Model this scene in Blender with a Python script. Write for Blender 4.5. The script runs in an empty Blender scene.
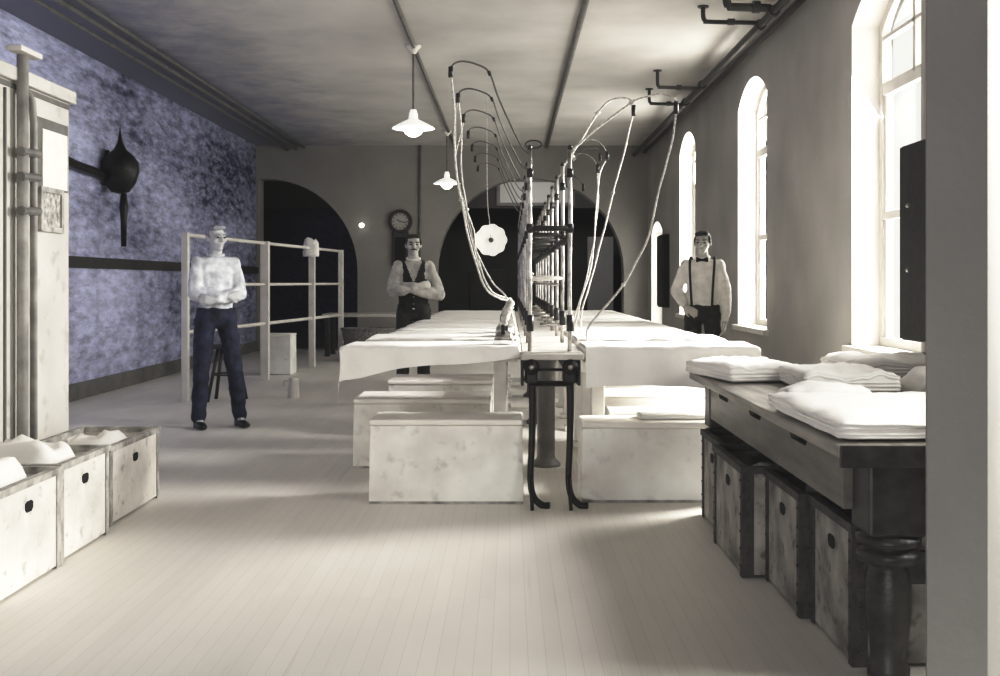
import bpy, bmesh, math, random
from mathutils import Vector, Matrix, noise
random.seed(7)
R = math.radians
PI = math.pi
C = bpy.context.scene.collection
F = 1072.0                     # focal length in pixels at 1000 wide
CAMZ = 1.25
def at(x, y, d):               # a measured picture point at a known distance -> place in the room
    return Vector(((x-510)*d/F, d, CAMZ-(y-282)*d/F))

# ------------------------------------------------------------------ materials
def tone(g, w=1.0):
    return (g*(1+.02*w), g*(1-.022*w), g*(1-.078*w), 1)
def mat(name, col, rough=.7, var=.12, scale=6, bump=0.0, bscale=40, metal=0.0, spots=0.0, stretch=None, emit=0):
    m = bpy.data.materials.new(name); m.use_nodes = True
    nt = m.node_tree; b = nt.nodes['Principled BSDF']; L = nt.links
    b.inputs['Roughness'].default_value = rough; b.inputs['Metallic'].default_value = metal
    tc = nt.nodes.new('ShaderNodeTexCoord'); mp = nt.nodes.new('ShaderNodeMapping')
    L.new(tc.outputs['Object'], mp.inputs['Vector'])
    if stretch: mp.inputs['Scale'].default_value = stretch
    n = nt.nodes.new('ShaderNodeTexNoise'); n.inputs['Scale'].default_value = scale; n.inputs['Detail'].default_value = 5
    L.new(mp.outputs['Vector'], n.inputs['Vector'])
    cr = nt.nodes.new('ShaderNodeValToRGB')
    lo = tuple(c*(1-var*1.6) for c in col[:3])+(1,); hi = tuple(min(1, c*(1+var)) for c in col[:3])+(1,)
    cr.color_ramp.elements[0].position = .3; cr.color_ramp.elements[0].color = lo
    cr.color_ramp.elements[1].position = .68; cr.color_ramp.elements[1].color = hi
    L.new(n.outputs['Fac'], cr.inputs['Fac'])
    out = cr.outputs['Color']
    if spots:
        n2 = nt.nodes.new('ShaderNodeTexNoise'); n2.inputs['Scale'].default_value = scale*3.1; n2.inputs['Detail'].default_value = 6
        L.new(mp.outputs['Vector'], n2.inputs['Vector'])
        r2 = nt.nodes.new('ShaderNodeValToRGB'); r2.color_ramp.elements[0].position = .30; r2.color_ramp.elements[1].position = .42
        v = 1-spots
        r2.color_ramp.elements[0].color = (v, v, v, 1)
        L.new(n2.outputs['Fac'], r2.inputs['Fac'])
        mx = nt.nodes.new('ShaderNodeMix'); mx.data_type = 'RGBA'; mx.blend_type = 'MULTIPLY'; mx.inputs[0].default_value = 1
        L.new(out, mx.inputs[6]); L.new(r2.outputs['Color'], mx.inputs[7]); out = mx.outputs[2]
    L.new(out, b.inputs['Base Color'])
    if emit:
        L.new(out, b.inputs['Emission Color']); b.inputs['Emission Strength'].default_value = emit
    if bump:
        n3 = nt.nodes.new('ShaderNodeTexNoise'); n3.inputs['Scale'].default_value = bscale; n3.inputs['Detail'].default_value = 4
        L.new(mp.outputs['Vector'], n3.inputs['Vector'])
        bp = nt.nodes.new('ShaderNodeBump'); bp.inputs['Strength'].default_value = bump; bp.inputs['Distance'].default_value = .02
        L.new(n3.outputs['Fac'], bp.inputs['Height']); L.new(bp.outputs['Normal'], b.inputs['Normal'])
    return m
def floor_mat():
    m = mat('floor_boards', tone(.78,1.1), .5, .07, 1.3, 0, 40, stretch=(1, .35, 1))
    nt = m.node_tree; L = nt.links; b = nt.nodes['Principled BSDF']
    src = b.inputs['Base Color'].links[0].from_socket
    tc = nt.nodes['Texture Coordinate']
    sep = nt.nodes.new('ShaderNodeSeparateXYZ'); cmb = nt.nodes.new('ShaderNodeCombineXYZ')
    L.new(tc.outputs['Object'], sep.inputs[0]); L.new(sep.outputs['Y'], cmb.inputs['X']); L.new(sep.outputs['X'], cmb.inputs['Y'])
    br = nt.nodes.new('ShaderNodeTexBrick'); L.new(cmb.outputs[0], br.inputs['Vector'])
    br.inputs['Scale'].default_value = 1; br.inputs['Brick Width'].default_value = 2.6; br.inputs['Row Height'].default_value = .06
    br.inputs['Mortar Size'].default_value = .0016; br.inputs['Mortar Smooth'].default_value = .3; br.offset = .37
    br.inputs['Color1'].default_value = (1, 1, 1, 1); br.inputs['Color2'].default_value = (.94, .94, .935, 1); br.inputs['Mortar'].default_value = (.78, .77, .75, 1)
    mx = nt.nodes.new('ShaderNodeMix'); mx.data_type = 'RGBA'; mx.blend_type = 'MULTIPLY'; mx.inputs[0].default_value = .6
    L.new(src, mx.inputs[6]); L.new(br.outputs['Color'], mx.inputs[7])
    mp2 = nt.nodes.new('ShaderNodeMapping'); mp2.inputs['Scale'].default_value = (30, .8, 1); L.new(tc.outputs['Object'], mp2.inputs['Vector'])
    ng = nt.nodes.new('ShaderNodeTexNoise'); ng.inputs['Scale'].default_value = 1; ng.inputs['Detail'].default_value = 6; L.new(mp2.outputs[0], ng.inputs['Vector'])
    rg = nt.nodes.new('ShaderNodeValToRGB'); rg.color_ramp.elements[0].position = .20; rg.color_ramp.elements[1].position = .36; rg.color_ramp.elements[0].color = (.82, .80, .77, 1)
    L.new(ng.outputs['Fac'], rg.inputs['Fac'])
    m2 = nt.nodes.new('ShaderNodeMix'); m2.data_type = 'RGBA'; m2.blend_type = 'MULTIPLY'; m2.inputs[0].default_value = .8
    L.new(mx.outputs[2], m2.inputs[6]); L.new(rg.outputs['Color'], m2.inputs[7]); L.new(m2.outputs[2], b.inputs['Base Color'])
    return m
def blue_mat(name, dark, light, lo=.38, hi=.72):  # mottled blue glare painted into the plaster colour
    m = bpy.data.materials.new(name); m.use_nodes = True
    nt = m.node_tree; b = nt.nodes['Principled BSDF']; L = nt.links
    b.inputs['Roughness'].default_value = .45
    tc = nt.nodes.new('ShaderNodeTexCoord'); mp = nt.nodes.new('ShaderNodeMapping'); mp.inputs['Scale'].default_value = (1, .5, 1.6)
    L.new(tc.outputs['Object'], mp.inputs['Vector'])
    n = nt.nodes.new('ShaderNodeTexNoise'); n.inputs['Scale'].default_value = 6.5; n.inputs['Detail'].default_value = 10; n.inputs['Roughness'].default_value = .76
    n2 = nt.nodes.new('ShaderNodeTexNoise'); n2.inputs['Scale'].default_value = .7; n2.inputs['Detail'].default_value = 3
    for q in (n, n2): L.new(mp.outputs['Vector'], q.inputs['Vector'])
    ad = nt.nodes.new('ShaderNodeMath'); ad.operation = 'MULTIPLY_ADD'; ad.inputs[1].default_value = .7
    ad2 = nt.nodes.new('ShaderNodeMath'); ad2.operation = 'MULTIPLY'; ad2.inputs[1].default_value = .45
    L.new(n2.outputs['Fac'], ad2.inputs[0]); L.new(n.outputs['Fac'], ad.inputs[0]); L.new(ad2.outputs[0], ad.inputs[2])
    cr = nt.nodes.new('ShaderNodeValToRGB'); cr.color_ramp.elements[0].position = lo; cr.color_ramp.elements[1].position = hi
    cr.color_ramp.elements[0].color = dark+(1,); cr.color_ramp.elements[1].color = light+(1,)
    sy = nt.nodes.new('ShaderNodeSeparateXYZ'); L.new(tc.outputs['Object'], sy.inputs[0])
    fy = nt.nodes.new('ShaderNodeMapRange'); fy.inputs[1].default_value = 9; fy.inputs[2].default_value = 18; fy.inputs[3].default_value = .085; fy.inputs[4].default_value = -.05; L.new(sy.outputs['Y'], fy.inputs[0])  # painted glare fades to dark toward the far end
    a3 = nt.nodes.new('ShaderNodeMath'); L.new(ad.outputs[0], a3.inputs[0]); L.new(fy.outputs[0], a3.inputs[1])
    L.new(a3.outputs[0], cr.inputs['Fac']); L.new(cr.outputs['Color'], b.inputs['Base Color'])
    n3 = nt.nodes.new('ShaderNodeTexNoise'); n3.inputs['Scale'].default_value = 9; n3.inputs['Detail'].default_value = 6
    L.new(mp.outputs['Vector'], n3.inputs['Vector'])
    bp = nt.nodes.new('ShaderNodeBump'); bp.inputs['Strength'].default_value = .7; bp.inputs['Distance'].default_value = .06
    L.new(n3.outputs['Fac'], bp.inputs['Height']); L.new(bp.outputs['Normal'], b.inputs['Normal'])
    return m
def glass_mat():
    m = bpy.data.materials.new('window_glass'); m.use_nodes = True
    nt = m.node_tree; L = nt.links
    for n in list(nt.nodes):
        if n.type == 'BSDF_PRINCIPLED': nt.nodes.remove(n)
    t = nt.nodes.new('ShaderNodeBsdfTransparent'); g = nt.nodes.new('ShaderNodeBsdfGlossy'); g.inputs['Roughness'].default_value = .05
    mx = nt.nodes.new('ShaderNodeMixShader'); 
    t.inputs[0].default_value = (.93, .94, .92, 1)
    mx.inputs[0].default_value = .05; L.new(t.outputs[0], mx.inputs[1]); L.new(g.outputs[0], mx.inputs[2])
    L.new(mx.outputs[0], nt.nodes['Material Output'].inputs['Surface'])
    return m
def emis(name, col, s):
    m = bpy.data.materials.new(name); m.use_nodes = True
    b = m.node_tree.nodes['Principled BSDF']; b.inputs['Base Color'].default_value = col
    b.inputs['Emission Color'].default_value = col; b.inputs['Emission Strength'].default_value = s
    return m

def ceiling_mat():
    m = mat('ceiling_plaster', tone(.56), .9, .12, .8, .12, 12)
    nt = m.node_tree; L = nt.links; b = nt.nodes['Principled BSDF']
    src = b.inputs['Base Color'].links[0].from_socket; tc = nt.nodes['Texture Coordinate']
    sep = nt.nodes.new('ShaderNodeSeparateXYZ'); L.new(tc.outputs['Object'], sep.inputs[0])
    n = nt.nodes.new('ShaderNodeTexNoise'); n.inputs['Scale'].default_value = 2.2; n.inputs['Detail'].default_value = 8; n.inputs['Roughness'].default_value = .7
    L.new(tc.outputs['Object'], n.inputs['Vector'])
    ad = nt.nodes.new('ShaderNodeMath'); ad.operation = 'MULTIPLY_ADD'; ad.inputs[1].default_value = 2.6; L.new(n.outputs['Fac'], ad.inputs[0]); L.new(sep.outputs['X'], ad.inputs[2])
    mr = nt.nodes.new('ShaderNodeMapRange'); mr.interpolation_type = 'SMOOTHSTEP'; mr.inputs[1].default_value = -.6; mr.inputs[2].default_value = -3.0; L.new(ad.outputs[0], mr.inputs[0])  # mask for a bluish glow painted into the ceiling colour on the left
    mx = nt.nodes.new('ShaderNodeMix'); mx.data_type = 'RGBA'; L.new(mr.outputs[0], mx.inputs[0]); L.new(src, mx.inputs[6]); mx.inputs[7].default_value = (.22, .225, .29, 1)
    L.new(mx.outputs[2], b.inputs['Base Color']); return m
M = dict(
    floor=floor_mat(),
    plaster=mat('plaster', tone(.40), .85, .10, 1.2, .15, 25),
    pier=mat('pier_plaster', tone(.36,.6), .85, .06, 2.0, .15, 30),
    reveal=mat('white_reveal', tone(.80), .8, .04, 3),
    backwall=mat('dim_plaster', tone(.31, 1.1), .9, .10, 1.0, .15, 25),
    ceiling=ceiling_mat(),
    ceil_spot=mat('old_plaster', tone(.3), .9),
    blue=blue_mat('blue_glare_plaster', (.016, .018, .07), (.72, .74, 1.0), .42, .72),
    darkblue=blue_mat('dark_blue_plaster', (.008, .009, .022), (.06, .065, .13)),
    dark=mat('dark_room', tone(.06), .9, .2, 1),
    pipe=mat('dark_iron_pipe', tone(.055), .5, .2, 8, metal=.3),
    conduit=mat('painted_conduit', tone(.16), .6, .15, 8),
    iron=mat('black_cast_iron', tone(.018), .38, .3, 9, .2, 60, metal=.4),
    galv=mat('galvanised_pipe', tone(.50), .30, .35, 14, .3, 50, metal=.75),
    fit=mat('dark_fitting', tone(.05), .4, .3, 20, metal=.5),
    cotton=mat('white_cotton', tone(.86, .6), .9, .03, 5, .25, 16),
    pad=mat('padded_cover', tone(.86, .7), .9, .03, 3, .3, 9),
    cord=mat('braided_cord', tone(.62), .8, .25, 60, .3, 150),
    box=mat('painted_box', tone(.92), .7, .12, 3.5, .12, 22, spots=.22),
    boxr=mat('scuffed_box', tone(.92), .7, .14, 2.5, .12, 22, spots=.18),
    lid=mat('box_lid', tone(.88), .7, .06, 3.5, .1, 22),
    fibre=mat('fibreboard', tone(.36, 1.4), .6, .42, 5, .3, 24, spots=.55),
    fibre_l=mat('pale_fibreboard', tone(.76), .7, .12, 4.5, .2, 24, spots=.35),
    strap=mat('leather_strap', tone(.055, 1.2), .55, .3, 12, .3, 40),
    strap_l=mat('worn_strap', tone(.42), .6, .35, 12, .3, 40),
    hole=mat('hole_shadow', tone(.01), .9),
    oak=mat('dark_oak', tone(.035, 2.0), .42, .35, 5, .1, 20, stretch=(4, .6, 4)),
    oaktop=mat('worn_oak_top', tone(.27, 1.8), .38, .3, 5, .05, 20, stretch=(4, .5, 4)),
    apron=mat('oak_apron', tone(.15, 1.8), .4, .3, 4, .1, 20, stretch=(4, .6, 4)),
    palewood=mat('pale_wood', tone(.50, 1.2), .6, .14, 6, .1, 20),
    whitepaint=mat('white_paint', tone(.74), .6, .08, 3, .06, 25, spots=.12),
    railpaint=mat('rail_paint', tone(.70), .6, .06, 6),
    creampaint=mat('cabinet_paint', tone(.60), .65, .07, 2.2, .06, 20, spots=.25),
    cabline=mat('cabinet_shadow_line', tone(.16), .7),
    paper=mat('paper', tone(.84), .9, .03, 12),
    photo=mat('printed_picture', tone(.45), .5, .5, 28),
    skin=mat('skin', tone(.48, 1.1), .55, .06, 12),
    skin_pale=mat('pale_skin', (.55, .55, .56, 1), .55, .06, 12),
    hair=mat('dark_hair', tone(.018), .6, .3, 60, .4, 120),
    hair_grey=mat('pale_hair', (.36, .36, .40, 1), .6, .25, 60, .4, 120),
    shirt=mat('pale_shirt', tone(.46), .9, .16, 14, .4, 22),
    shirt_w=mat('white_shirt', tone(.72), .9, .08, 14, .4, 22),
    shirt_b=mat('bluish_white_shirt', (.70, .71, .74, 1), .9, .16, 16, .4, 22),
    vest=mat('black_waistcoat', tone(.016), .85, .3, 20, .2, 60),
    trousers=mat('charcoal_trousers', tone(.035), .85, .3, 10, .3, 18),
    trousers_b=mat('navy_trousers', (.022, .025, .055, 1), .85, .45, 12, .3, 18),
    shoe=mat('black_shoe', tone(.010), .35, .2, 20),
    eye=mat('eye', tone(.02), .3),
    enamel=emis('lamp_enamel', (.93, .91, .86, 1), .55),
    bulb=emis('lamp_bulb', (1, .97, .9, 1), 3.0),
    disc=emis('white_reflector', (.9, .88, .82, 1), .35),
    clockface=mat('clock_face', tone(.42), .5, .06, 8),
    steel=mat('nickel_iron', tone(.45), .28, .2, 20, metal=.8),
    glass=glass_mat(),
    winwood=mat('window_paint', tone(.62), .6, .05, 6),
    dusty=mat('dusty_grey_pipe', tone(.34), .7, .2, 8),
    wicker=mat('wicker', tone(.22), .8, .4, 40, .5, 70),
    brass=mat('dark_brass', tone(.07), .45, .3, 15, metal=.6),
)

# ------------------------------------------------------------------ mesh helpers
def obj(name, bm, m, parent=None, smooth=False, label=None, keep=False):
    me = bpy.data.meshes.new(name)
    if not keep: bmesh.ops.recalc_face_normals(bm, faces=bm.faces)
    bm.to_mesh(me); bm.free()
    if m is not None: me.materials.append(m)
    o = bpy.data.objects.new(name, me); C.objects.link(o)
    if smooth:
        for p in me.polygons: p.use_smooth = True
    if parent: o.parent = parent
    if label: o['label'] = label
    return o
def tag(o, label, cat, group=None):
    o['label'] = label; o['category'] = cat
    if group: o['group'] = group
    return o
def thing(name, label, cat, loc=(0, 0, 0), rz=0, group=None):
    o = bpy.data.objects.new(name, None); C.objects.link(o); o.empty_display_size = .1
    o.location = loc; o.rotation_euler = (0, 0, rz)
    return tag(o, label, cat, group)
def struct(o):
    o['kind'] = 'structure'; return o
def dup(root, loc, label, group=None, rz=None):
    r = root.copy(); C.objects.link(r); r.location = loc; r['label'] = label
    if rz is not None: r.rotation_euler = (0, 0, rz)
    if group: r['group'] = group
    for ch in list(root.children):
        c = ch.copy(); C.objects.link(c); c.parent = r
        for g in list(ch.children):
            d = g.copy(); C.objects.link(d); d.parent = c
    return r
def B(): return bmesh.new()
def box(bm, x0, x1, y0, y1, z0, z1, bev=0, seg=2):
    t = B()
    bmesh.ops.create_cube(t, size=1, matrix=Matrix.Translation(((x0+x1)/2, (y0+y1)/2, (z0+z1)/2)) @ Matrix.Diagonal((x1-x0, y1-y0, z1-z0, 1)))
    if bev: bmesh.ops.bevel(t, geom=t.edges[:], offset=bev, segments=seg, profile=.5, affect='EDGES')
    merge(bm, t); return bm
def merge(bm, t, mtx=None):
    me = bpy.data.meshes.new('tmp'); t.to_mesh(me); t.free()
    if mtx: me.transform(mtx)
    bm.from_mesh(me); bpy.data.meshes.remove(me)
def tube(bm, pts, r, seg=8, cap=True, radii=None):
    pts = [Vector(p) for p in pts]; rings = []
    up = Vector((.31, .17, .93)).normalized()
    for i, p in enumerate(pts):
        d = (pts[min(i+1, len(pts)-1)]-pts[max(i-1, 0)]).normalized()
        if abs(d.dot(up)) > .97: a = d.cross(Vector((1, .2, 0))).normalized()
        else: a = d.cross(up).normalized()
        if rings:
            a = (pa - d*pa.dot(d)).normalized()
        pa = a; b = d.cross(a)
        rr = radii[i] if radii else r
        rings.append([bm.verts.new(p+(a*math.cos(2*PI*k/seg)+b*math.sin(2*PI*k/seg))*rr) for k in range(seg)])
    for A, Bq in zip(rings, rings[1:]):
        for k in range(seg): bm.faces.new((A[k], A[(k+1) % seg], Bq[(k+1) % seg], Bq[k]))
    if cap:
        bm.faces.new(rings[0][::-1]); bm.faces.new(rings[-1])
    return bm
def lathe(bm, prof, seg=24, center=(0, 0, 0), cap=True):
    c = Vector(center); rings = []
    for r, z in prof:
        rings.append([bm.verts.new(c+Vector((max(r, 1e-4)*math.cos(2*PI*k/seg), max(r, 1e-4)*math.sin(2*PI*k/seg), z))) for k in range(seg)])
    for A, Bq in zip(rings, rings[1:]):
        for k in range(seg): bm.faces.new((A[k], A[(k+1) % seg], Bq[(k+1) % seg], Bq[k]))
    if cap:
        bm.faces.new(rings[0][::-1]); bm.faces.new(rings[-1])
    return bm
def spline(pts, n=8):
    pts = [Vector(p) for p in pts]; out = []
    P = [pts[0]*2-pts[1]]+pts+[pts[-1]*2-pts[-2]]
    for i in range(1, len(P)-2):
        for k in range(n):
            t = k/n; a, b, c, d = P[i-1], P[i], P[i+1], P[i+2]
            out.append(.5*((2*b)+(-a+c)*t+(2*a-5*b+4*c-d)*t*t+(-a+3*b-3*c+d)*t**3))
    out.append(pts[-1]); return out
def ell(bm, c, r, sub=2, rot=None):
    m = Matrix.Translation(c)
    if rot: m = m @ rot
    bmesh.ops.create_icosphere(bm, subdivisions=sub, radius=1, matrix=m @ Matrix.Diagonal((r[0], r[1], r[2], 1)))
    return bm
def hull(bm, ells):
    t = B()
    for c, r in ells:
        r = (r, r, r) if isinstance(r, (int, float)) else r
        ell(t, c, r, 2)
    res = bmesh.ops.convex_hull(t, input=t.verts[:])
    dead = [v for v in t.verts if not v.link_faces]
    bmesh.ops.delete(t, geom=[g for g in set(res['geom_interior']+res['geom_unused']) if isinstance(g, bmesh.types.BMVert) and g.is_valid], context='VERTS')
    merge(bm, t)
def remesh(name, bm, m, parent, voxel=.012, smooth=4, label=None, disp=None):
    me = bpy.data.meshes.new(name); bm.to_mesh(me); bm.free()
    o = bpy.data.objects.new(name, me); C.objects.link(o)
    md = o.modifiers.new('r', 'REMESH'); md.mode = 'VOXEL'; md.voxel_size = voxel
    if smooth:
        s = o.modifiers.new('s', 'SMOOTH'); s.factor = .5; s.iterations = smooth
    dg = bpy.context.evaluated_depsgraph_get()
    nm = bpy.data.meshes.new_from_object(o.evaluated_get(dg))
    bpy.data.objects.remove(o); bpy.data.meshes.remove(me)
    nm.name = name; nm.materials.clear(); nm.materials.append(m)
    if disp:
        for v in nm.vertices: v.co += disp(v.co, v.normal)
    for p in nm.polygons: p.use_smooth = True
    o = bpy.data.objects.new(name, nm); C.objects.link(o)
    if parent: o.parent = parent
    if label: o['label'] = label
    return o
def plate(outline, holes, thick, fn):
    """flat polygon with holes -> slab; fn(u, v, w) gives the 3-D place"""
    bm = B(); es = []
    for loop in [outline]+holes:
        vs = [bm.verts.new(fn(u, v, 0)) for u, v in loop]
        es += [bm.edges.new((vs[i], vs[(i+1) % len(vs)])) for i in range(len(vs))]
    bmesh.ops.triangle_fill(bm, use_beauty=True, use_dissolve=False, edges=es)
    g = bmesh.ops.extrude_face_region(bm, geom=bm.faces[:])
    off = Vector(fn(0, 0, thick))-Vector(fn(0, 0, 0))
    bmesh.ops.translate(bm, verts=[v for v in g['geom'] if isinstance(v, bmesh.types.BMVert)], vec=off)
    return bm
def arch_loop(u0, u1, v0, spring, top, n=14):
    """opening with an arched head"""
    w = (u1-u0)/2; h = top-spring; c = (u0+u1)/2
    pts = [(u0, v0), (u1, v0)]
    if h >= w*.98:
        for k in range(n+1):
            a = PI*k/n; pts.append((c+w*math.cos(a), spring+h*math.sin(a)))
    else:
        rr = (w*w+h*h)/(2*h); a0 = math.asin(w/rr)
        for k in range(n+1):
            a = a0-2*a0*k/n; pts.append((c+rr*math.sin(a), top-rr+rr*math.cos(a)))
    return pts

# ------------------------------------------------------------------ the room
XW, XL, YB, H = 2.5, -4.6, 19.4, 3.72
bm = B(); box(bm, -9, XW+.3, .6, YB+.5, -.12, 0); struct(obj('floor', bm, M['floor']))
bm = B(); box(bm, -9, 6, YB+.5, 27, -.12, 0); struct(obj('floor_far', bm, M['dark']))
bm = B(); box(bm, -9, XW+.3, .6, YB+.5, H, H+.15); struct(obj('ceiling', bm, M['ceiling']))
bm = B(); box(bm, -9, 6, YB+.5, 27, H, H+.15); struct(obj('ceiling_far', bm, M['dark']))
wins = [(2.55, 3.87), (6.52, 7.84), (10.43, 11.75), (14.45, 15.8)]
holes = [arch_loop(a, b, .78, 3.12, 3.36) for a, b in wins]+[arch_loop(17.6, 18.95, .02, 2.1, 2.28)]
bm = plate([(.6, 0), (YB+.4, 0), (YB+.4, H), (.6, H)], holes, .3, lambda u, v, w: (XW+w, u, v))
o = struct(obj('wall_right', bm, M['plaster']))
o.data.materials.append(M['reveal'])
for p in o.data.polygons:                         # the splayed window reveals are painted white
    c = p.center
    if XW+.01 < c.x < XW+.29 and .1 < c.z < H-.05 and .7 < c.y < YB+.3: p.material_index = 1
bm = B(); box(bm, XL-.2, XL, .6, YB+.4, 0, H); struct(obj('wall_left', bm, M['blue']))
ar = arch_loop(-1.32, 2.06, .02, 1.45, 3.14, 28)
al = arch_loop(-6.1, -2.76, .02, 1.45, 3.12, 28)
al = [(max(u, XL+.05), v) for u, v in al]
q = []
for p in al:
    if not q or (abs(p[0]-q[-1][0])+abs(p[1]-q[-1][1])) > 1e-4: q.append(p)
al = [p for i, p in enumerate(q) if not (p[0] <= XL+.0501 and i > 3 and p[1] < 3.0)]
bm = plate([(XL-.2, 0), (XW+.3, 0), (XW+.3, H), (XL-.2, H)], [ar, al], .4, lambda u, v, w: (u, YB+w, v))
struct(obj('wall_back', bm, M['backwall']))
# the room beyond the arches
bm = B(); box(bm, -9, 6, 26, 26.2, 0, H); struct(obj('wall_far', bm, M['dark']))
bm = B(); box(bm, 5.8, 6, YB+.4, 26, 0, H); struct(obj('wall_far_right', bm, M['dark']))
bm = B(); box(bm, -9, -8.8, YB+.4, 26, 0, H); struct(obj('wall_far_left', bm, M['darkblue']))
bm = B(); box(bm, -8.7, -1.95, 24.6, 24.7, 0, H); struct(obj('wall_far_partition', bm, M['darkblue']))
# pier of the opening the room is seen through
bm = B(); t = [(1.0, 2.57), (1.145, 2.57), (1.38, 3.0), (1.24, 3.0), (1.07, 2.76)]
vs = [[bm.verts.new((x, y, z)) for x, y in t] for z in (0, H)]
for k in range(5): bm.faces.new((vs[0][k], vs[0][(k+1) % 5], vs[1][(k+1) % 5], vs[1][k]))
bm.faces.new(vs[0][::-1]); bm.faces.new(vs[1])
o = struct(obj('wall_pier', bm, M['pier'])); o.data.materials.append(M['plaster'])
for p in o.data.polygons:
    if abs(p.center.x-1.2625) < .01 and abs(p.center.y-2.785) < .01: p.material_index = 1
# trims
bm = B(); box(bm, XL, XL+.05, 9.0, YB, 1.40, 1.52, .006); struct(obj('trim_1', bm, M['pipe']))
bm = B(); box(bm, XW-.02, XW, 4.0, 17.5, 0, .18, .004); struct(obj('baseboard_right', bm, M['conduit']))
bm = B(); box(bm, XL, XL+.025, 4.0, YB, 0, .18, .004); struct(obj('baseboard_left', bm, M['conduit']))

def window(n, y0, y1):
    yc = (y0+y1)/2; x = XW+.20; z0, z1 = .78, 3.36
    bm = plate(arch_loop(y0-.01, y1+.01, z0, 3.12, z1+.01), [arch_loop(y0+.06, y1-.06, z0+.07, 3.06, z1-.06)], .07, lambda u, v, w: (x+w, u, v))
    f = struct(obj('window_%d' % n, bm, M['winwood']))
    def bar(nm, ya, yb, za, zb, dx=0):
        b = B(); box(b, x+.005+dx, x+.055+dx, ya, yb, za, zb, .004); obj(nm, b, M['winwood'], f)
    bar('meeting_rail', y0+.05, y1-.05, 1.70, 1.76)
    bar('transom', y0+.05, y1-.05, 2.60, 2.69)
    bar('mullion', yc-.022, yc+.022, 2.66, 3.31)
    bar('muntin', y0+.05, y1-.05, 3.0, 3.03)
    bar('sash_stile', y0+.055, y0+.10, .84, 2.62, .012); bar('sash_stile', y1-.10, y1-.055, .84, 2.62, .012)
    b = B(); box(b, x+.030, x+.036, y0+.06, y1-.06, .85, 3.08); obj('pane', b, M['glass'], f)
    b = B(); box(b, XW-.055, XW+.27, y0-.07, y1+.07, z0-.05, z0+.005, .008); obj('window_sill', b, M['winwood'], f)
    return f
for i, (a, b) in enumerate(wins): window(i+1, a, b)
# lit doorway at the far end of the right wall
bm = plate([(17.58, .0), (18.97, .0), (18.97, 2.3), (17.58, 2.3)], [[(17.68, .06), (18.87, .06), (18.87, 2.2), (17.68, 2.2)]], .06, lambda u, v, w: (XW+.2+w, u, v))
d = struct(obj('door_1', bm, M['winwood']))
b = B(); box(b, XW+.22, XW+.226, 17.66, 18.89, .04, 2.22); obj('pane', b, M['glass'], d)
b = B(); box(b, XW+.205, XW+.255, 17.68, 18.87, .95, 1.03, .004); obj('lock_rail', b, M['winwood'], d)

def area(name, loc, sy, sz, power, rot, col=(1, .985, .965)):
    l = bpy.data.lights.new(name, 'AREA'); l.shape = 'RECTANGLE'; l.size = sy; l.size_y = sz; l.energy = power; l.color = col
    o = bpy.data.objects.new(name, l); C.objects.link(o); o.location = loc; o.rotation_euler = rot; return o
for i, (a, b) in enumerate(wins):                  # daylight standing outside each window
    if i < 2:                                      # low bright sky seen over the roofs, the strongest light
        o = area('window_daylight', (XW+.40, (a+b)/2+(0, .25)[i], (2.1, 2.25)[i]), (1.3, 1.0)[i], (1.6, 1.3)[i], (86, 190)[i], (R((68, 56)[i]), 0, R((90, 98)[i])))
        o.data.spread = R((140, 110)[i])
    if i: area('window_skylight', (XW+.36, (a+b)/2+.05, 2.1), 1.6, 2.75, (0, 55, 200, 170)[i], (R(84), 0, R(90)))
area('doorway_daylight', (XW+.36, 18.45, 1.2), 1.9, 2.5, 70, (R(90), 0, R(90)))

area('added_front_fill', (-1.6, -4.0, .75), 1.6, 1.1, 175, (R(90), 0, 0))      # unseen fill light added behind the camera to brighten the box fronts

# ------------------------------------------------------------------ pipes on the ceiling
def pipe_thing(name, pts, r, m, label, cat='pipe', group=None, fits=()):
    bm = B(); tube(bm, pts, r, 10)
    o = obj(name, bm, m, None, True); tag(o, label, cat, group)
    for p, rr, ax in fits:
        b = B(); tube(b, [Vector(p)-Vector(ax)*.03, Vector(p)+Vector(ax)*.03], rr, 10); obj('fitting', b, m, o, False)
    return o
zc = H-.022
pipe_thing('ceiling_conduit', [(-1.0, 1.5, zc), (-1.0, YB-.02, zc)], .022, M['conduit'], 'grey conduit along the ceiling carrying the pendant lamps')
pipe_thing('ceiling_conduit', [(.66, 1.5, zc-.005), (.66, YB-.02, zc-.005)], .03, M['conduit'], 'thick conduit along the ceiling right of the pendant lamps')
for k, x in enumerate((-3.72, -3.86, -4.02)):
    pipe_thing('ceiling_pipe', [(x, 1.5, zc-.02-.02*k), (x, YB-.02, zc-.02-.02*k)], (.022, .026, .02)[k], M['conduit'],
               ('dark pipe along the left of the ceiling, innermost of three', 'dark pipe along the left of the ceiling, middle of three', 'dark pipe along the left of the ceiling, nearest the blue wall')[k], group='pipes along the left ceiling')
pipe_thing('ceiling_pipe', [(2.24, 1.5, 3.55), (2.24, YB-.02, 3.55)], .035, M['pipe'], 'dark steam pipe under the ceiling with drop pipes joined to it', fits=[((2.24, y, 3.55), .05, (0, 1, 0)) for y in (9.1, 9.6, 12.5, 13.7)])
pipe_thing('ceiling_pipe', [(2.43, 1.5, 3.60), (2.43, YB-.02, 3.60)], .03, M['pipe'], 'dark pipe running tight along the top of the right wall')
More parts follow.
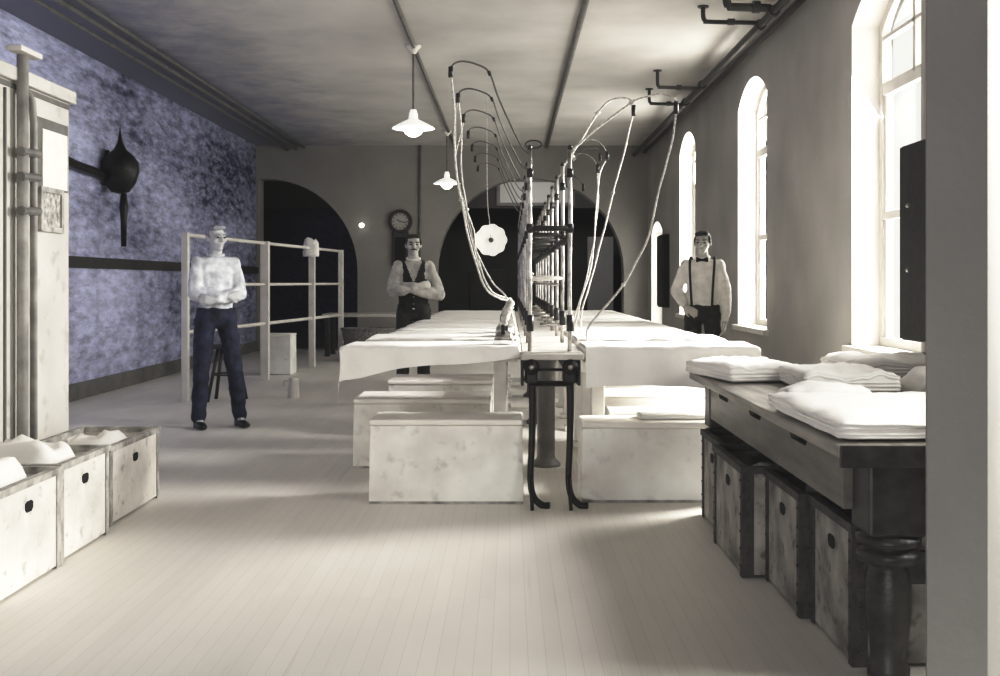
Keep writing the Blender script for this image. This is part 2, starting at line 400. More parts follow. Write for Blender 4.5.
for y, xa, z, lab in ((9.1, 1.84, 3.585, 'nearest thick drop pipe elbowed from ceiling to steam pipe'), (9.6, 1.73, 3.58, 'second drop pipe with a coupling, elbowed from ceiling to steam pipe'),
                      (12.5, 1.72, 3.52, 'third drop pipe with tall elbow before the steam pipe'), (13.7, 1.78, 3.53, 'farthest short drop pipe elbowed to the steam pipe')):
    r = .035 if y == 9.1 else .02
    o = pipe_thing('drop_pipe', spline([(xa, y, H), (xa, y, z+.05), (xa+.015, y, z+.01), (xa+.05, y, z), (2.21, y, z-.01)], 5), r, M['pipe'], lab, 'pipe', 'drop pipes', [((xa+.25, y, z), r*1.5, (1, 0, 0))])
    b = B(); lathe(b, [(.05, H-.012), (.05, H)], 14, (xa, y, 0)); obj('flange', b, M['pipe'], o)
for x, y in ((1.0, 8.0), (-.15, 10.5)): pass
pipe_thing('wall_conduit', [(-1.63, YB-.03, .9), (-1.63, YB-.03, H)], .025, M['conduit'], 'thin vertical conduit on back wall beside the clock')

# ------------------------------------------------------------------ lamps
def pendant(x, y, label):
    t = thing('pendant_lamp', label, 'lamp', (x, y, 0), 0, 'ceiling pendant lamps')
    b = B(); lathe(b, [(.0, H-.09), (.03, H-.085), (.05, H-.05), (.085, H-.015), (.085, H)], 20); obj('canopy', b, M['railpaint'], t, True)
    b = B(); tube(b, [(0, 0, H-.06), (0, 0, 3.02)], .012, 8); obj('stem', b, M['conduit'], t)
    b = B(); lathe(b, [(.03, 3.05), (.045, 3.0), (.05, 2.95), (.12, 2.915), (.215, 2.865), (.225, 2.85), (.21, 2.853), (.11, 2.89), (.0, 2.92)], 28); s = obj('lamp_shade', b, M['enamel'], t, True)
    b = B(); lathe(b, [(.0, 2.765), (.04, 2.77), (.085, 2.80), (.105, 2.84), (.10, 2.87), (.03, 2.905)], 20); obj('bulb', b, M['bulb'], t, True)
    return t
pendant(-1.01, 11.2, 'lit pendant lamp with white shallow shade, nearer of the two')
pendant(-1.03, 17.5, 'lit pendant lamp with white shade, farther one near the clock')
for y in (11.2, 17.5):
    l = bpy.data.lights.new('lamp_glow', 'POINT'); l.energy = 6; l.shadow_soft_size = .1; l.color = (1, .93, .8)
    o = bpy.data.objects.new('lamp_glow', l); C.objects.link(o); o.location = (-1.01, y, 2.66)
# reflector lamp turned towards the opening
t = thing('reflector_lamp', 'round white scalloped reflector lamp hanging on a thin cord, turned forward', 'lamp', at(491, 240, 14.2))
bm = B(); n = 126
rings = []
for r, d_ in ((.02, .0), (.05, .012), (.12, .0), (.19, -.035), (.21, -.045)):
    ring = []
    for k in range(n):
        a = 2*PI*k/n; s = 1+(.035*math.cos(9*a) if r > .15 else 0)
        ring.append(bm.verts.new((r*s*math.cos(a), d_+.05, r*s*math.sin(a))))
    rings.append(ring)
for A, Q in zip(rings, rings[1:]):
    for k in range(n): bm.faces.new((A[k], A[(k+1) % n], Q[(k+1) % n], Q[k]))
bm.faces.new(rings[0]); obj('reflector', bm, M['disc'], t, True)
bm = B(); ell(bm, (0, .03, 0), (.035, .05, .035)); obj('socket', bm, M['conduit'], t, True)
zz = H-t.location.z
bm = B(); tube(bm, spline([(0, .05, .0), (-.02, .09, .24), (-.05, .08, .6), (-.06, .08, zz)], 6), .008, 6); obj('cord', bm, M['cord'], t)
# bare bulb by the left arch
t = thing('wall_bulb', 'small bare glowing bulb on the wall beside left arch', 'lamp', (-2.67, YB, 2.27))
b = B(); tube(b, [(0, 0, 0), (0, -.07, 0)], .02, 10); obj('socket', b, M['conduit'], t)
b = B(); ell(b, (0, -.11, 0), (.05, .05, .045)); obj('bulb', b, M['bulb'], t, True)

# ------------------------------------------------------------------ clock
t = thing('wall_clock', 'dark wooden wall clock with round pale dial and pendulum case', 'clock', (-1.98, YB, 2.34))
b = B(); vs0 = []
for rr, dy in ((.215, 0), (.215, -.08), (.19, -.11), (.155, -.11), (.15, -.09)):
    vs0.append([b.verts.new((rr*math.cos(2*PI*(k+.5)/24), dy, rr*math.sin(2*PI*(k+.5)/24))) for k in range(24)])
for A, Q in zip(vs0, vs0[1:]):
    for k in range(24): b.faces.new((A[k], A[(k+1) % 24], Q[(k+1) % 24], Q[k]))
b.faces.new(vs0[0]); obj('bezel', b, M['oak'], t)
b = B(); tube(b, [(0, -.05, 0), (0, -.093, 0)], .152, 32); f_ = obj('dial', b, M['clockface'], t)
b = B()
for k in range(12):
    b = B(); a = 2*PI*k/12; tt = B(); box(tt, -.006, .006, -.097, -.092, .112, .14); merge(b, tt, Matrix.Rotation(a, 4, 'Y')); obj('hour_mark', b, M['hole'], f_)

for nm, L_, a in (('hour_hand', .075, R(-60)), ('minute_hand', .115, R(100))):
    b = B(); tt = B(); box(tt, -.006, .006, -.102, -.097, -.015, L_); merge(b, tt, Matrix.Rotation(a, 4, 'Y')); obj(nm, b, M['hole'], f_)
b = B(); box(b, -.15, .15, -.09, 0, -.80, -.17, .02); cs = obj('case', b, M['oak'], t)
b = B(); box(b, -.10, .10, -.095, -.085, -.72, -.28); obj('case_door', b, M['hole'], cs)

# ------------------------------------------------------------------ left white cabinet with pipe and papers
XC = -2.60
t = thing('tall_cabinet', 'tall white-painted cupboard with cornice behind the left row of hampers', 'cupboard', (XC, 5.2, 0))
b = B(); box(b, -.5, 0, -1.9, 1.12, 0, 2.30, .006); obj('carcass', b, M['creampaint'], t)
b = B(); box(b, -.5, .03, -1.93, 1.16, 2.30, 2.375, .008); obj('cornice', b, M['creampaint'], t)
b = B(); box(b, 0, .006, -1.9, 1.118, 2.262, 2.29); obj('shadow_moulding', b, M['cabline'], t)
b = B(); box(b, 0, .012, .30, .312, .12, 2.25); obj('door_gap', b, M['cabline'], t)
t = thing('riser_pipe', 'pair of grey vertical riser pipes in front of white cupboard', 'pipe', (XC+.045, 5.62, 0))
b = B(); tube(b, [(0, 0, .0), (0, 0, 2.44)], .030, 10); p0 = obj('pipe', b, M['dusty'], t, True)
b = B(); tube(b, [(0, .13, .0), (0, .13, 1.6), (0, .13, 2.1), (0, .11, 2.22), (.0, .03, 2.27)], .02, 10); obj('pipe', b, M['dusty'], t, True)
b = B(); box(b, -.03, .05, -.12, .13, 2.44, 2.47, .006); obj('cap_bar', b, M['railpaint'], t)
for z in (1.62, 1.80, 1.93):
    b = B(); tube(b, [(.012, -.05, z), (.012, .16, z+.01)], .024, 10); obj('coupling', b, M['conduit'], t)
b = B(); box(b, 0, .008, 5.93, 6.26, 1.78, 2.10); o = obj('notice_sheet', b, M['paper']); o.location = (XC+.008, 0, 0)
tag(o, 'blank white paper sheet pinned to the cupboard side above framed picture', 'paper')
b = B(); box(b, -.003, .0, -.07, .36, -.05, .34); obj('sheet_shadow', b, M['conduit'], o); o.children[0].location = (.003, 5.92, 1.82)  # dark patch painted as the shadow round the paper sheet
t = thing('framed_picture', 'small framed picture hung on cupboard below the white sheet', 'picture', (XC+.002, 6.03, 1.53))
b = plate([(-.13, 0), (.17, 0), (.17, .25), (-.13, .25)], [[(-.10, .03), (.14, .03), (.14, .22), (-.10, .22)]], .02, lambda u, v, w: (w, u, v)); obj('frame', b, M['strap_l'], t)
b = B(); box(b, .002, .01, -.10, .14, .03, .22); obj('print', b, M['photo'], t)

# ------------------------------------------------------------------ fibre hampers (open crates)
def make_hamper(label, w, l, h, m, ms, group, loc, rz=0, rivets=True, name='fibre_hamper'):
    """l along local Y, w along local X, hand-holes on the -X and +X faces"""
    t = thing(name, label, 'hamper', loc, rz, group)
    th = .014
    b = B(); X, Y = w/2, l/2
    tp = .0
    vo = [[b.verts.new((sx*X, sy*Y, z)) for sx, sy in ((-1, -1), (1, -1), (1, 1), (-1, 1))] for z in (.012, h)]
    vi = [[b.verts.new((sx*(X-th), sy*(Y-th), z)) for sx, sy in ((-1, -1), (1, -1), (1, 1), (-1, 1))] for z in (h, .03)]
    for A, Q in ((vo[0], vo[1]), (vo[1], vi[0]), (vi[0], vi[1])):
        for k in range(4): b.faces.new((A[k], A[(k+1) % 4], Q[(k+1) % 4], Q[k]))
    b.faces.new(vo[0][::-1]); b.faces.new(vi[1])
    obj('body', b, m, t)
    e = .012
    b = plate([(-X-e, -Y-e), (X+e, -Y-e), (X+e, Y+e), (-X-e, Y+e)], [[(-X+.02, -Y+.02), (X-.02, -Y+.02), (X-.02, Y-.02), (-X+.02, Y-.02)]], .03, lambda u, v, w_: (u, v, h-.02+w_))
    obj('rim', b, ms, t)
    for sx in (-1, 1):
        for sy in (-1, 1):
            b = B()
            box(b, *sorted((sx*(X+.004), sx*(X-.045))), *sorted((sy*(Y+.001), sy*(Y+.006))), .0, h-.02)
            box(b, *sorted((sx*(X+.001), sx*(X+.006))), *sorted((sy*(Y+.004), sy*(Y-.035))), .0, h-.02)
            if rivets:
                for k in range(6):
                    z = .05+k*(h-.1)/5
                    ell(b, (sx*(X-.022), sy*(Y+.008), z), (.007, .005, .007), 1)
                    ell(b, (sx*(X+.008), sy*(Y-.018), z), (.005, .007, .007), 1)
            obj('corner_strap', b, ms, t)
    for sx in (-1, 1):
        b = B(); 
        pts = [(-.035, -.012), (-.02, -.025), (.02, -.025), (.035, -.012), (.035, .012), (.02, .02), (-.02, .02), (-.035, .012)]
        vv = [b.verts.new((sx*(X+.0035), u, h-.10+v)) for u, v in pts]; b.faces.new(vv)
        g = bmesh.ops.extrude_face_region(b, geom=b.faces[:]); bmesh.ops.translate(b, verts=[v for v in g['geom'] if isinstance(v, bmesh.types.BMVert)], vec=(-sx*.003, 0, 0))
        obj('hand_hole', b, M['hole'], t)
    return t
def rumple(name, label, w, d, h, loc, seed, m='cotton', rz=0, cat='cloth', group=None, amp=.6):
    """crumpled cloth: closed lump with folded relief"""
    b = B(); bmesh.ops.create_icosphere(b, subdivisions=4, radius=1)
    for v in b.verts:
        p = v.co.copy(); s = Vector((seed*3.7, seed*1.3, 0))
        q = Vector((math.copysign(abs(p.x)**.6, p.x), math.copysign(abs(p.y)**.6, p.y), p.z))
        f = 1+amp*.35*noise.noise(p*2.2+s)+amp*.22*abs(noise.noise(p*4.6+s*2))
        z = max(p.z, -.25)
        z = (z+.25)/1.25
        v.co = Vector((q.x*w/2*(1+.12*noise.noise(p*2+s)), q.y*d/2*(1+.12*noise.noise(p*2.3-s)), max(0, z*h*f-(0 if z > .05 else 0))))
    o = obj(name, b, M[m], None, True); o.location = loc; o.rotation_euler = (0, 0, rz)
    return tag(o, label, cat, group)
def folded(name, label, w, d, h, nl, loc, seed, rz=0, m='cotton', cat='folded sheet', group=None, sag=.0):
    """folded flat linen with soft edges showing its layers"""
    b = B(); bmesh.ops.create_cube(b, size=2); bmesh.ops.subdivide_edges(b, edges=b.edges[:], cuts=17, use_grid_fill=True)
    s = Vector((seed*2.1, seed*.7, seed))
    for v in b.verts:
        p = v.co.copy()
        edge = max(abs(p.x), abs(p.y))
        rnd = max(0, edge-.80)/.20
        z = (p.z*(1-.35*rnd**2)+1)/2*h
        out = 1+.009*math.sin(p.z*PI*nl)*(1 if edge > .98 else 0)
        wob = noise.noise(Vector((p.x*1.6, p.y*1.6, 0))+s)
        if p.z > .3: z += .22*h*wob+.12*h*noise.noise(Vector((p.x*5, p.y*5, 1))+s)
        v.co = Vector((p.x*w/2*out*(1+.03*noise.noise(Vector((p.y*3, p.z, 2))+s)), p.y*d/2*out*(1+.03*noise.noise(Vector((p.x*3, p.z, 5))+s)), max(0, z)))
    o = obj(name, b, M[m], None, True); o.location = loc; o.rotation_euler = (0, 0, rz)
    return tag(o, label, cat, group)

# left row
gl = 'pale hampers along the left cupboard'
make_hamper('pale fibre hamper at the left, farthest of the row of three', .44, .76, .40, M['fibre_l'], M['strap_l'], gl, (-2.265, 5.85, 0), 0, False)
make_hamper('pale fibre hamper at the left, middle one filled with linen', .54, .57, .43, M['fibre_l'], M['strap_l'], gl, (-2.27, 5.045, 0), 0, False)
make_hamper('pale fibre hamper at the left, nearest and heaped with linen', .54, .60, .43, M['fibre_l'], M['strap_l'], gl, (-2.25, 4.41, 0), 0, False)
rumple('linen_heap', 'crumpled pale linen heaped in the nearest left hamper', .48, .52, .50, (-2.25, 4.41, .035), 3)
rumple('linen_heap', 'crumpled pale linen rising from the middle left hamper', .48, .50, .47, (-2.27, 5.045, .035), 8)
rumple('linen_heap', 'low pale linen lying in the farthest left hamper', .38, .66, .36, (-2.265, 5.85, .035), 11)

# right row under the dark table
gr = 'dark hampers under the oak table'
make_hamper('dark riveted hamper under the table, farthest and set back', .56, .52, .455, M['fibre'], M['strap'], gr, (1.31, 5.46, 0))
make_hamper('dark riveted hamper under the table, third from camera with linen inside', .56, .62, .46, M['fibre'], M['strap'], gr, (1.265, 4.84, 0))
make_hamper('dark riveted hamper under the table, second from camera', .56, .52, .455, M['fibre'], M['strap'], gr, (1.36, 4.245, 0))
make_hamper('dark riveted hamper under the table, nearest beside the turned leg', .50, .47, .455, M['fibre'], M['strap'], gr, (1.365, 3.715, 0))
rumple('linen_heap', 'white linen lying inside the dark hamper third from camera', .46, .5, .40, (1.265, 4.84, .035), 21)
rumple('linen_heap', 'white linen peak showing over the dark hamper second from camera', .42, .42, .50, (1.37, 4.24, .035), 25)
rumple('linen_heap', 'linen low inside the farthest dark hamper', .46, .42, .36, (1.31, 5.46, .035), 27)

# ------------------------------------------------------------------ dark oak table
t = thing('oak_table', 'long dark oak table with turned legs along the right wall', 'table', (1.7, 4.55, 0))
TX0, TX1, TY0, TY1 = 1.0-1.7, 2.42-1.7, 3.27-4.55, 5.98-4.55
b = B(); box(b, TX0, TX1, TY0, TY1, .712, .75, .006); obj('tabletop', b, M['oaktop'], t)
b = B(); box(b, TX0+.004, TX1, TY0-.014, TY0-.001, .685, .752, .003); obj('edge_band', b, M['oak'], t)
AX = TX0+.073
slots = []
for yy in (3.99, 4.70, 5.39):
    y_ = yy-4.55; slots.append([(y_-.14, .70), (y_-.10, .655), (y_+.10, .655), (y_+.14, .70)])
b = plate([(TY0+.18, .52), (TY1-.1, .52), (TY1-.1, .712), (TY0+.18, .712)], [[(u, v) for u, v in s_] for s_ in slots], .03, lambda u, v, w: (AX+w, u, v)); obj('apron', b, M['apron'], t)
b = B(); box(b, AX+.05, AX+.06, TY0+.19, TY1-.12, .54, .705); obj('apron_slot_shade', b, M['hole'], t)  # near-black sheet stands for the shade inside the slots
b = B(); box(b, AX+.16, TX1-.1, TY0+.06, TY0+.09, .50, .712); obj('apron', b, M['oak'], t)
b = B(); box(b, AX, TX1-.1, TY1-.13, TY1-.10, .52, .712); obj('apron', b, M['apron'], t)
def leg(x, y, s):
    b = B(); q = s/.075
    prof = [(.045, 0), (.06, .01), (.062, .04), (.05, .07), (.055, .12), (.066, .22), (.066, .30), (.058, .345), (.05, .365), (.078, .375), (.083, .395), (.078, .41), (.058, .416), (.058, .423), (.083, .43), (.083, .455), (.06, .462), (.06, .47)]
    lathe(b, [(a_*q*(.88 if z_ < .37 else 1), z_) for a_, z_ in prof], 40, (x, y, 0))
    for f in b.faces: f.smooth = len(f.verts) == 4
    box(b, x-s, x+s, y-s, y+s, .465, .712, .01); obj('leg', b, M['oak'], t, False)
leg(AX+.12, TY0+.11, .09); leg(AX+.07, TY1-.17, .075); leg(TX1-.17, TY0+.20, .09); leg(TX1-.17, TY1-.17, .075)
b = B(); box(b, TX1-.6, TX1-.05, TY0+.25, TY1-.25, .40, .43); obj('lower_shelf', b, M['oak'], t)
b = B(); box(b, AX+.16, TX1-.26, TY0+.10, TY0+.13, .30, .40); obj('stretcher', b, M['oak'], t)
gs = 'linens on the oak table'
zt = .752
folded('folded_sheet', 'large white folded sheet on the near end of the oak table', .72, .86, .075, 3, (1.375, 3.76, zt), 1, .01, group=gs)
rumple('crumpled_cloth', 'small crumpled white cloth at the table edge behind the nearest folded sheet', .40, .22, .08, (1.30, 4.42, zt), 31, rz=.1, group=gs)
folded('folded_sheet', 'thick white folded sheet in the middle row on the oak table', .42, .55, .10, 4, (1.52, 5.0, zt), 5, -.05, group=gs)
folded('folded_sheet', 'white folded sheet at the far end of table nearest the ironing tables', .40, .60, .09, 3, (1.215, 5.58, zt), 9, .2, group=gs)
rumple('crumpled_cloth', 'crumpled white cloth beside the pillar on the oak table', .34, .36, .12, (1.93, 4.74, zt), 35, group=gs)
folded('folded_sheet', 'white folded sheet by the wall at the back of the oak table', .55, .5, .11, 4, (2.0, 5.64, zt), 14, .1, group=gs)
folded('folded_sheet', 'white folded sheet on the table beyond the pillar', .5, .6, .10, 4, (2.06, 4.1, zt), 17, -.1, group=gs)

# dark cupboard on the right wall
t = thing('wall_cupboard', 'black wall cupboard hung beside the nearest window', 'cupboard', (XW, 6.22, .90))
b = B(); box(b, -.13, 0, -.27, .27, 0, 1.17, .006); obj('carcass', b, M['iron'], t)
b = B(); box(b, -.145, -.128, -.26, .26, .01, 1.16, .004); dd = obj('door', b, M['vest'], t)
for z in (.80, .42):
    b = B(); ell(b, (-.155, .10, z), (.014, .014, .014)); obj('knob', b, M['steel'], dd)
t = thing('wall_shelf', 'small dark shelf below the black wall cupboard', 'shelf', (XW, 6.22, .76))
b = B(); box(b, -.16, 0, -.27, .27, .04, .065); obj('board', b, M['oak'], t)
b = B(); box(b, -.12, 0, -.22, -.20, -.08, .04); obj('bracket', b, M['oak'], t)
b = B(); box(b, -.12, 0, .18, .20, -.08, .04); obj('bracket', b, M['oak'], t)
t = thing('wall_locker', 'narrow dark cupboard on the right wall beside the bright doorway', 'cupboard', (XW, 17.1, 1.0))
b = B(); box(b, -.10, 0, -.3, .33, -.15, 1.0, .01); obj('carcass', b, M['vest'], t)
b = B(); box(b, -.115, -.098, -.28, .31, -.13, .98, .004); obj('door', b, M['iron'], t)

# ------------------------------------------------------------------ pipe frame (the spine between the ironing tables)
YS = [6.0+.85*k for k in range(10)]
XA, XB = .112, .336
sp = thing('pipe_frame', 'long central stand of upright pipes with cord arms between the ironing tables', 'pipe stand', (.224, 6.0, 0))
OX, OY = .224, 6.0
def sbox(nm, m, x0, x1, y0, y1, z0, z1, bev=0):
    b = B(); box(b, x0-OX, x1-OX, y0-OY, y1-OY, z0, z1, bev); return obj(nm, b, m, sp)
def stube(nm, m, pts, r, par=None, seg=8):
    b = B(); tube(b, [Vector(p)-Vector((OX, OY, 0)) for p in pts], r, seg); return obj(nm, b, m, par or sp, True)
sbox('bed_plank', M['palewood'], .07, .40, 5.92, 14.2, .835, .862, .004)
sbox('bearer', M['iron'], .085, .125, 5.95, 14.1, .72, .834); sbox('bearer', M['iron'], .325, .365, 5.95, 14.1, .72, .834)
for k, y in enumerate(YS):
    tops = 1.99
    for x in (XA, XB):
        pts = [(x+random.uniform(-.003, .003), y, .862+i*(tops-.862)/7) for i in range(8)]
        p = stube('post', M['galv'], pts, .0125)
        for z, hh, rr in ((1.02, .09, .021), (1.55, .05, .019), (1.86, .05, .019)):
            stube('fitting', M['fit'], [(x, y, z-hh/2), (x, y, z+hh/2)], rr, p)
        b = B(); ell(b, (x-OX, y-OY, tops+.01), (.016, .016, .02), 1); obj('finial', b, M['fit'], p)
    stube('crossbar', M['fit'], [(XA-.02, y, 1.55), (XB+.02, y, 1.55)], .016)
stube('long_rail', M['fit'], [(XB, YS[0]+.3, 1.50), (XB, YS[-1], 1.50)], .020)
stube('long_rail', M['galv'], [(XB-.03, YS[1], 1.235), (XB-.03, YS[-1], 1.235)], .012)
stube('long_rail', M['galv'], [(XA+.03, YS[1], 1.30), (XA+.03, YS[-1], 1.30)], .012)
stube('long_rail', M['galv'], [(XA+.03, YS[1], 1.25), (XA+.03, YS[-1], 1.25)], .012)
for k, y in enumerate(YS[1:8]):
    stube('crossbar', M['railpaint'], [(XA, y, 1.275), (XB, y, 1.275)], .014)
    stube('crossbar', M['galv'], [(XA+.08, y, .98), (XB, y, .98)], .009)
# front end: shelf, castings and curved legs
sbox('end_shelf', M['palewood'], .062, .405, 5.86, 6.12, .822, .856, .005)
for sx, xl in ((-1, .118), (1, .330)):
    lean = .0
    pts = spline([(xl, 6.0, .80), (xl+.008, 6.0, .60), (xl+.004, 5.99, .35), (xl-.004, 5.97, .16), (xl+.012, 5.95, .06), (xl+.06, 5.93, .015), (xl+.10, 5.92, .012)], 6)
    rad = [.024-.006*abs(math.sin(i/len(pts)*PI)) for i in range(len(pts))]
    b = B(); tube(b, [Vector(p)-Vector((OX, OY, 0)) for p in pts], .02, 10, True, rad); lg = obj('leg', b, M['iron'], sp, True)
    b = B(); tube(b, [Vector(p)-Vector((OX, OY, 0)) for p in ((xl-.005, 5.97, .18), (xl, 5.90, .08), (xl+.004, 5.86, .0))], .010, 8); obj('toe', b, M['iron'], lg, True)
    b = B(); tube(b, [(xl-OX, -.165, .785), (xl-OX, -.06, .785)], .043, 24); c = obj('roller', b, M['iron'], sp, True)
    b = B(); tube(b, [(xl-OX, -.172, .785), (xl-OX, -.164, .785)], .014, 14); obj('roller_pin', b, M['steel'], c, True)
    b = B(); box(b, xl-.036-OX, xl+.036-OX, -.10, .06, .69, .82, .012); obj('casting', b, M['iron'], sp)
    b = B(); box(b, xl+sx*.05-.008-OX, xl+sx*.05+.008-OX, -.11, .05, .68, .82, .004); obj('casting_flange', b, M['iron'], sp)
for z in (.765, .695, .68):
    stube('tie_rod', M['iron'], [(.118, 5.93, z), (.33, 5.93, z)], .008)
for k, y in enumerate((7.3, 9.5, 11.7, 13.6)):
    b = B(); lathe(b, [(.10, 0), (.10, .02), (.065, .05), (.06, .07), (.06, .70), (.08, .72), (.08, .722)], 20, (.245-OX, y-OY, 0)); obj('column', b, M['conduit'], sp, True)
# spring arms
def armL(y, s=1.0):
    return [(XA-.01, y, 1.97), (XA-.06, y, 2.03), (-.06, y, 2.27), (-.115, y, 2.42), (-.18, y, 2.465), (-.265, y, 2.485), (-.32, y, 2.465), (-.332, y, 2.42)]
tipsL, tipsR = [], []
for k, y in enumerate(YS[:7]):
    a = spline(armL(y), 5); ar_ = stube('spring_arm', M['conduit'], a, .0055, None, 6); tipsL.append(Vector(a[-1]))
    stube('sleeve', M['fit'], [(-.331, y, 2.455), (-.333, y, 2.395)], .014, ar_)
    stube('joint', M['fit'], [(-.110, y, 2.405), (-.120, y, 2.43)], .010, ar_)
rshape = [[(XB, 1.98), (.50, 2.12), (.683, 2.255), (.76, 2.285), (.83, 2.30), (.89, 2.29), (.925, 2.265), (.93, 2.22)],
          [(XB, 1.98), (.45, 2.15), (.56, 2.33), (.64, 2.41), (.73, 2.425), (.78, 2.40), (.79, 2.34)],
          [(XB, 1.98), (.42, 2.14), (.50, 2.25), (.60, 2.27), (.67, 2.22), (.70, 2.15)]]
for k, y in enumerate(YS[:6]):
    s = rshape[min(k, 2)] if k < 4 else rshape[1+(k % 2)]
    a = spline([(x, y, z) for x, z in s], 5); ar_ = stube('spring_arm', M['cord'] if k < 2 else M['conduit'], a, .006, None, 6); tipsR.append(Vector(a[-1]))
    e = Vector(a[-1]); stube('sleeve', M['fit'], [e+Vector((0, 0, .04)), e-Vector((0, 0, .03))], .014, ar_)
    m_ = Vector(s[2:3][0]+(0,)) ; stube('joint', M['cord'], [(s[2][0]-.012, y, s[2][1]-.01), (s[2][0]+.012, y, s[2][1]+.01)], .014, ar_)
b = B(); tube(b, [Vector((XA+.02+.045*math.cos(a), 6.0, 2.02+.022*math.sin(a)))-Vector((OX, OY, 0)) for a in [2*PI*i/14 for i in range(15)]], .004, 6, False); obj('wire_loop', b, M['fit'], sp)

# ------------------------------------------------------------------ ironing tables
ords = ['nearest the camera', 'second from the camera', 'third from the camera', 'fourth from the camera', 'fifth from the camera', 'sixth from the camera', 'seventh from the camera', 'eighth from the camera', 'ninth from the camera', 'farthest from the camera']
def board(side):
    t = thing('ironing_table', '', 'ironing table', (0, 0, 0), 0, 'white padded ironing tables left of the pipe stand' if side < 0 else 'white padded ironing tables right of the pipe stand')
    L_ = .98; n = 26
    b = B(); bmesh.ops.create_cube(b, size=2); bmesh.ops.subdivide_edges(b, edges=b.edges[:], cuts=15, use_grid_fill=True)
    for v in b.verts:
        p = v.co.copy(); u = (p.x+1)/2                       # 0 inner .. 1 outer end
        wd = .245*(1-.10*u**3)
        ed = max(abs(p.y), u*2-1)
        z = p.z
        rnd = max(0, ed-.85)/.15
        zz = .845+.03*z*(1-.4*rnd**2)+(.006*noise.noise(Vector((p.x*2, p.y*2, side))) if z > 0 else 0)
        v.co = Vector((side*u*L_, p.y*wd, zz))
    obj('padded_top', b, M['pad'], t, True)
    b = B(); box(b, *sorted((side*.02, side*.90)), -.10, .10, .79, .817); obj('under_board', b, M['palewood'], t)
    b = B(); box(b, *sorted((side*.08, side*.16)), .165, .235, .02, .792, .008); obj('leg', b, M['whitepaint'], t)
    b = B(); box(b, *sorted((side*.05, side*.19)), .14, .26, 0, .045, .008); obj('foot', b, M['whitepaint'], t)
    return t
for side, x0 in ((-1, .062), (1, .408)):
    first = board(side); nm = 'left' if side < 0 else 'right'
    for k in range(10):
        y = 6.27+.85*k
        lab = 'white padded ironing table on the %s of the pipe stand, %s' % (nm, ords[k])
        if k == 0: first.location = (x0, y, 0); first['label'] = lab
        else: dup(first, (x0, y, 0), lab)

def drape(name, label, x0, x1, y0, y1, ztop, front, back=.03, endl=0, endr=0, seed=1, group=None, nx=60, ny=36, amp=.012):
    """sheet over a table: front(u) gives the hang of the near edge, u from 0 at x0 to 1 at x1"""
    b = B(); grid = []
    fmax = max(front(i/20) for i in range(21)); Wd = y1-y0
    s = Vector((seed*4.1, seed, 0))
    for i in range(nx+1):
        u = i/nx; col = []
        fl = front(u); tot = back+Wd+fl
        L_ = (x1-x0); a0 = -endl; a1 = L_+endr
        sx = a0+(a1-a0)*u
        for j in range(ny+1):
            q = tot*j/ny-back                # <0 back hang, 0..Wd top, >Wd front hang
            x, z = x0+min(max(sx, 0), L_), ztop
            hx = max(0, -sx, sx-L_)
            if q < 0: y = y1+.012; z -= -q
            elif q <= Wd: y = y1-q
            else:
                h = q-Wd; y = y0-.014-.012*math.sin(9*u*PI+seed)*min(1, h/.05)-.01*noise.noise(Vector((u*7, h*6, 0))+s); z -= h
            if hx > 0:
                x += math.copysign(.012+.02*noise.noise(Vector((q*8, hx*5, 3))+s)*min(1, hx/.05), -1 if sx < 0 else 1); z -= hx
            z += amp*(.5+noise.noise(Vector((sx*3, q*3, 0))+s)*.7)
            col.append(b.verts.new((x, y, z)))
        grid.append(col)
    for i in range(nx):
        for j in range(ny): b.faces.new((grid[i][j], grid[i+1][j], grid[i+1][j+1], grid[i][j+1]))
    o = obj(name, b, M['cotton'], None, True)
    return tag(o, label, 'sheet', group)
gd = 'sheets draped over the ironing tables'
drape('draped_sheet', 'white sheet draped unevenly over the nearest left ironing table', -.945, .05, 6.02, 6.51, .885, lambda u: .185-.12*u+.03*math.sin(u*9)*(1-u), .05, .14, 0, 1, gd)
drape('draped_sheet', 'white sheet hanging deep over the nearest right ironing table', .425, 1.395, 6.02, 6.51, .885, lambda u: .235-.015*math.sin(u*5), .05, 0, .10, 2, gd)
drape('draped_sheet', 'white sheet draped over the second left ironing table', -.915, .045, 6.88, 7.37, .885, lambda u: .10+.04*math.sin(u*4), .04, .06, 0, 3, gd)
drape('draped_sheet', 'white sheet draped over the second right ironing table', .43, 1.38, 6.88, 7.37, .885, lambda u: .22, .04, 0, .08, 4, gd)

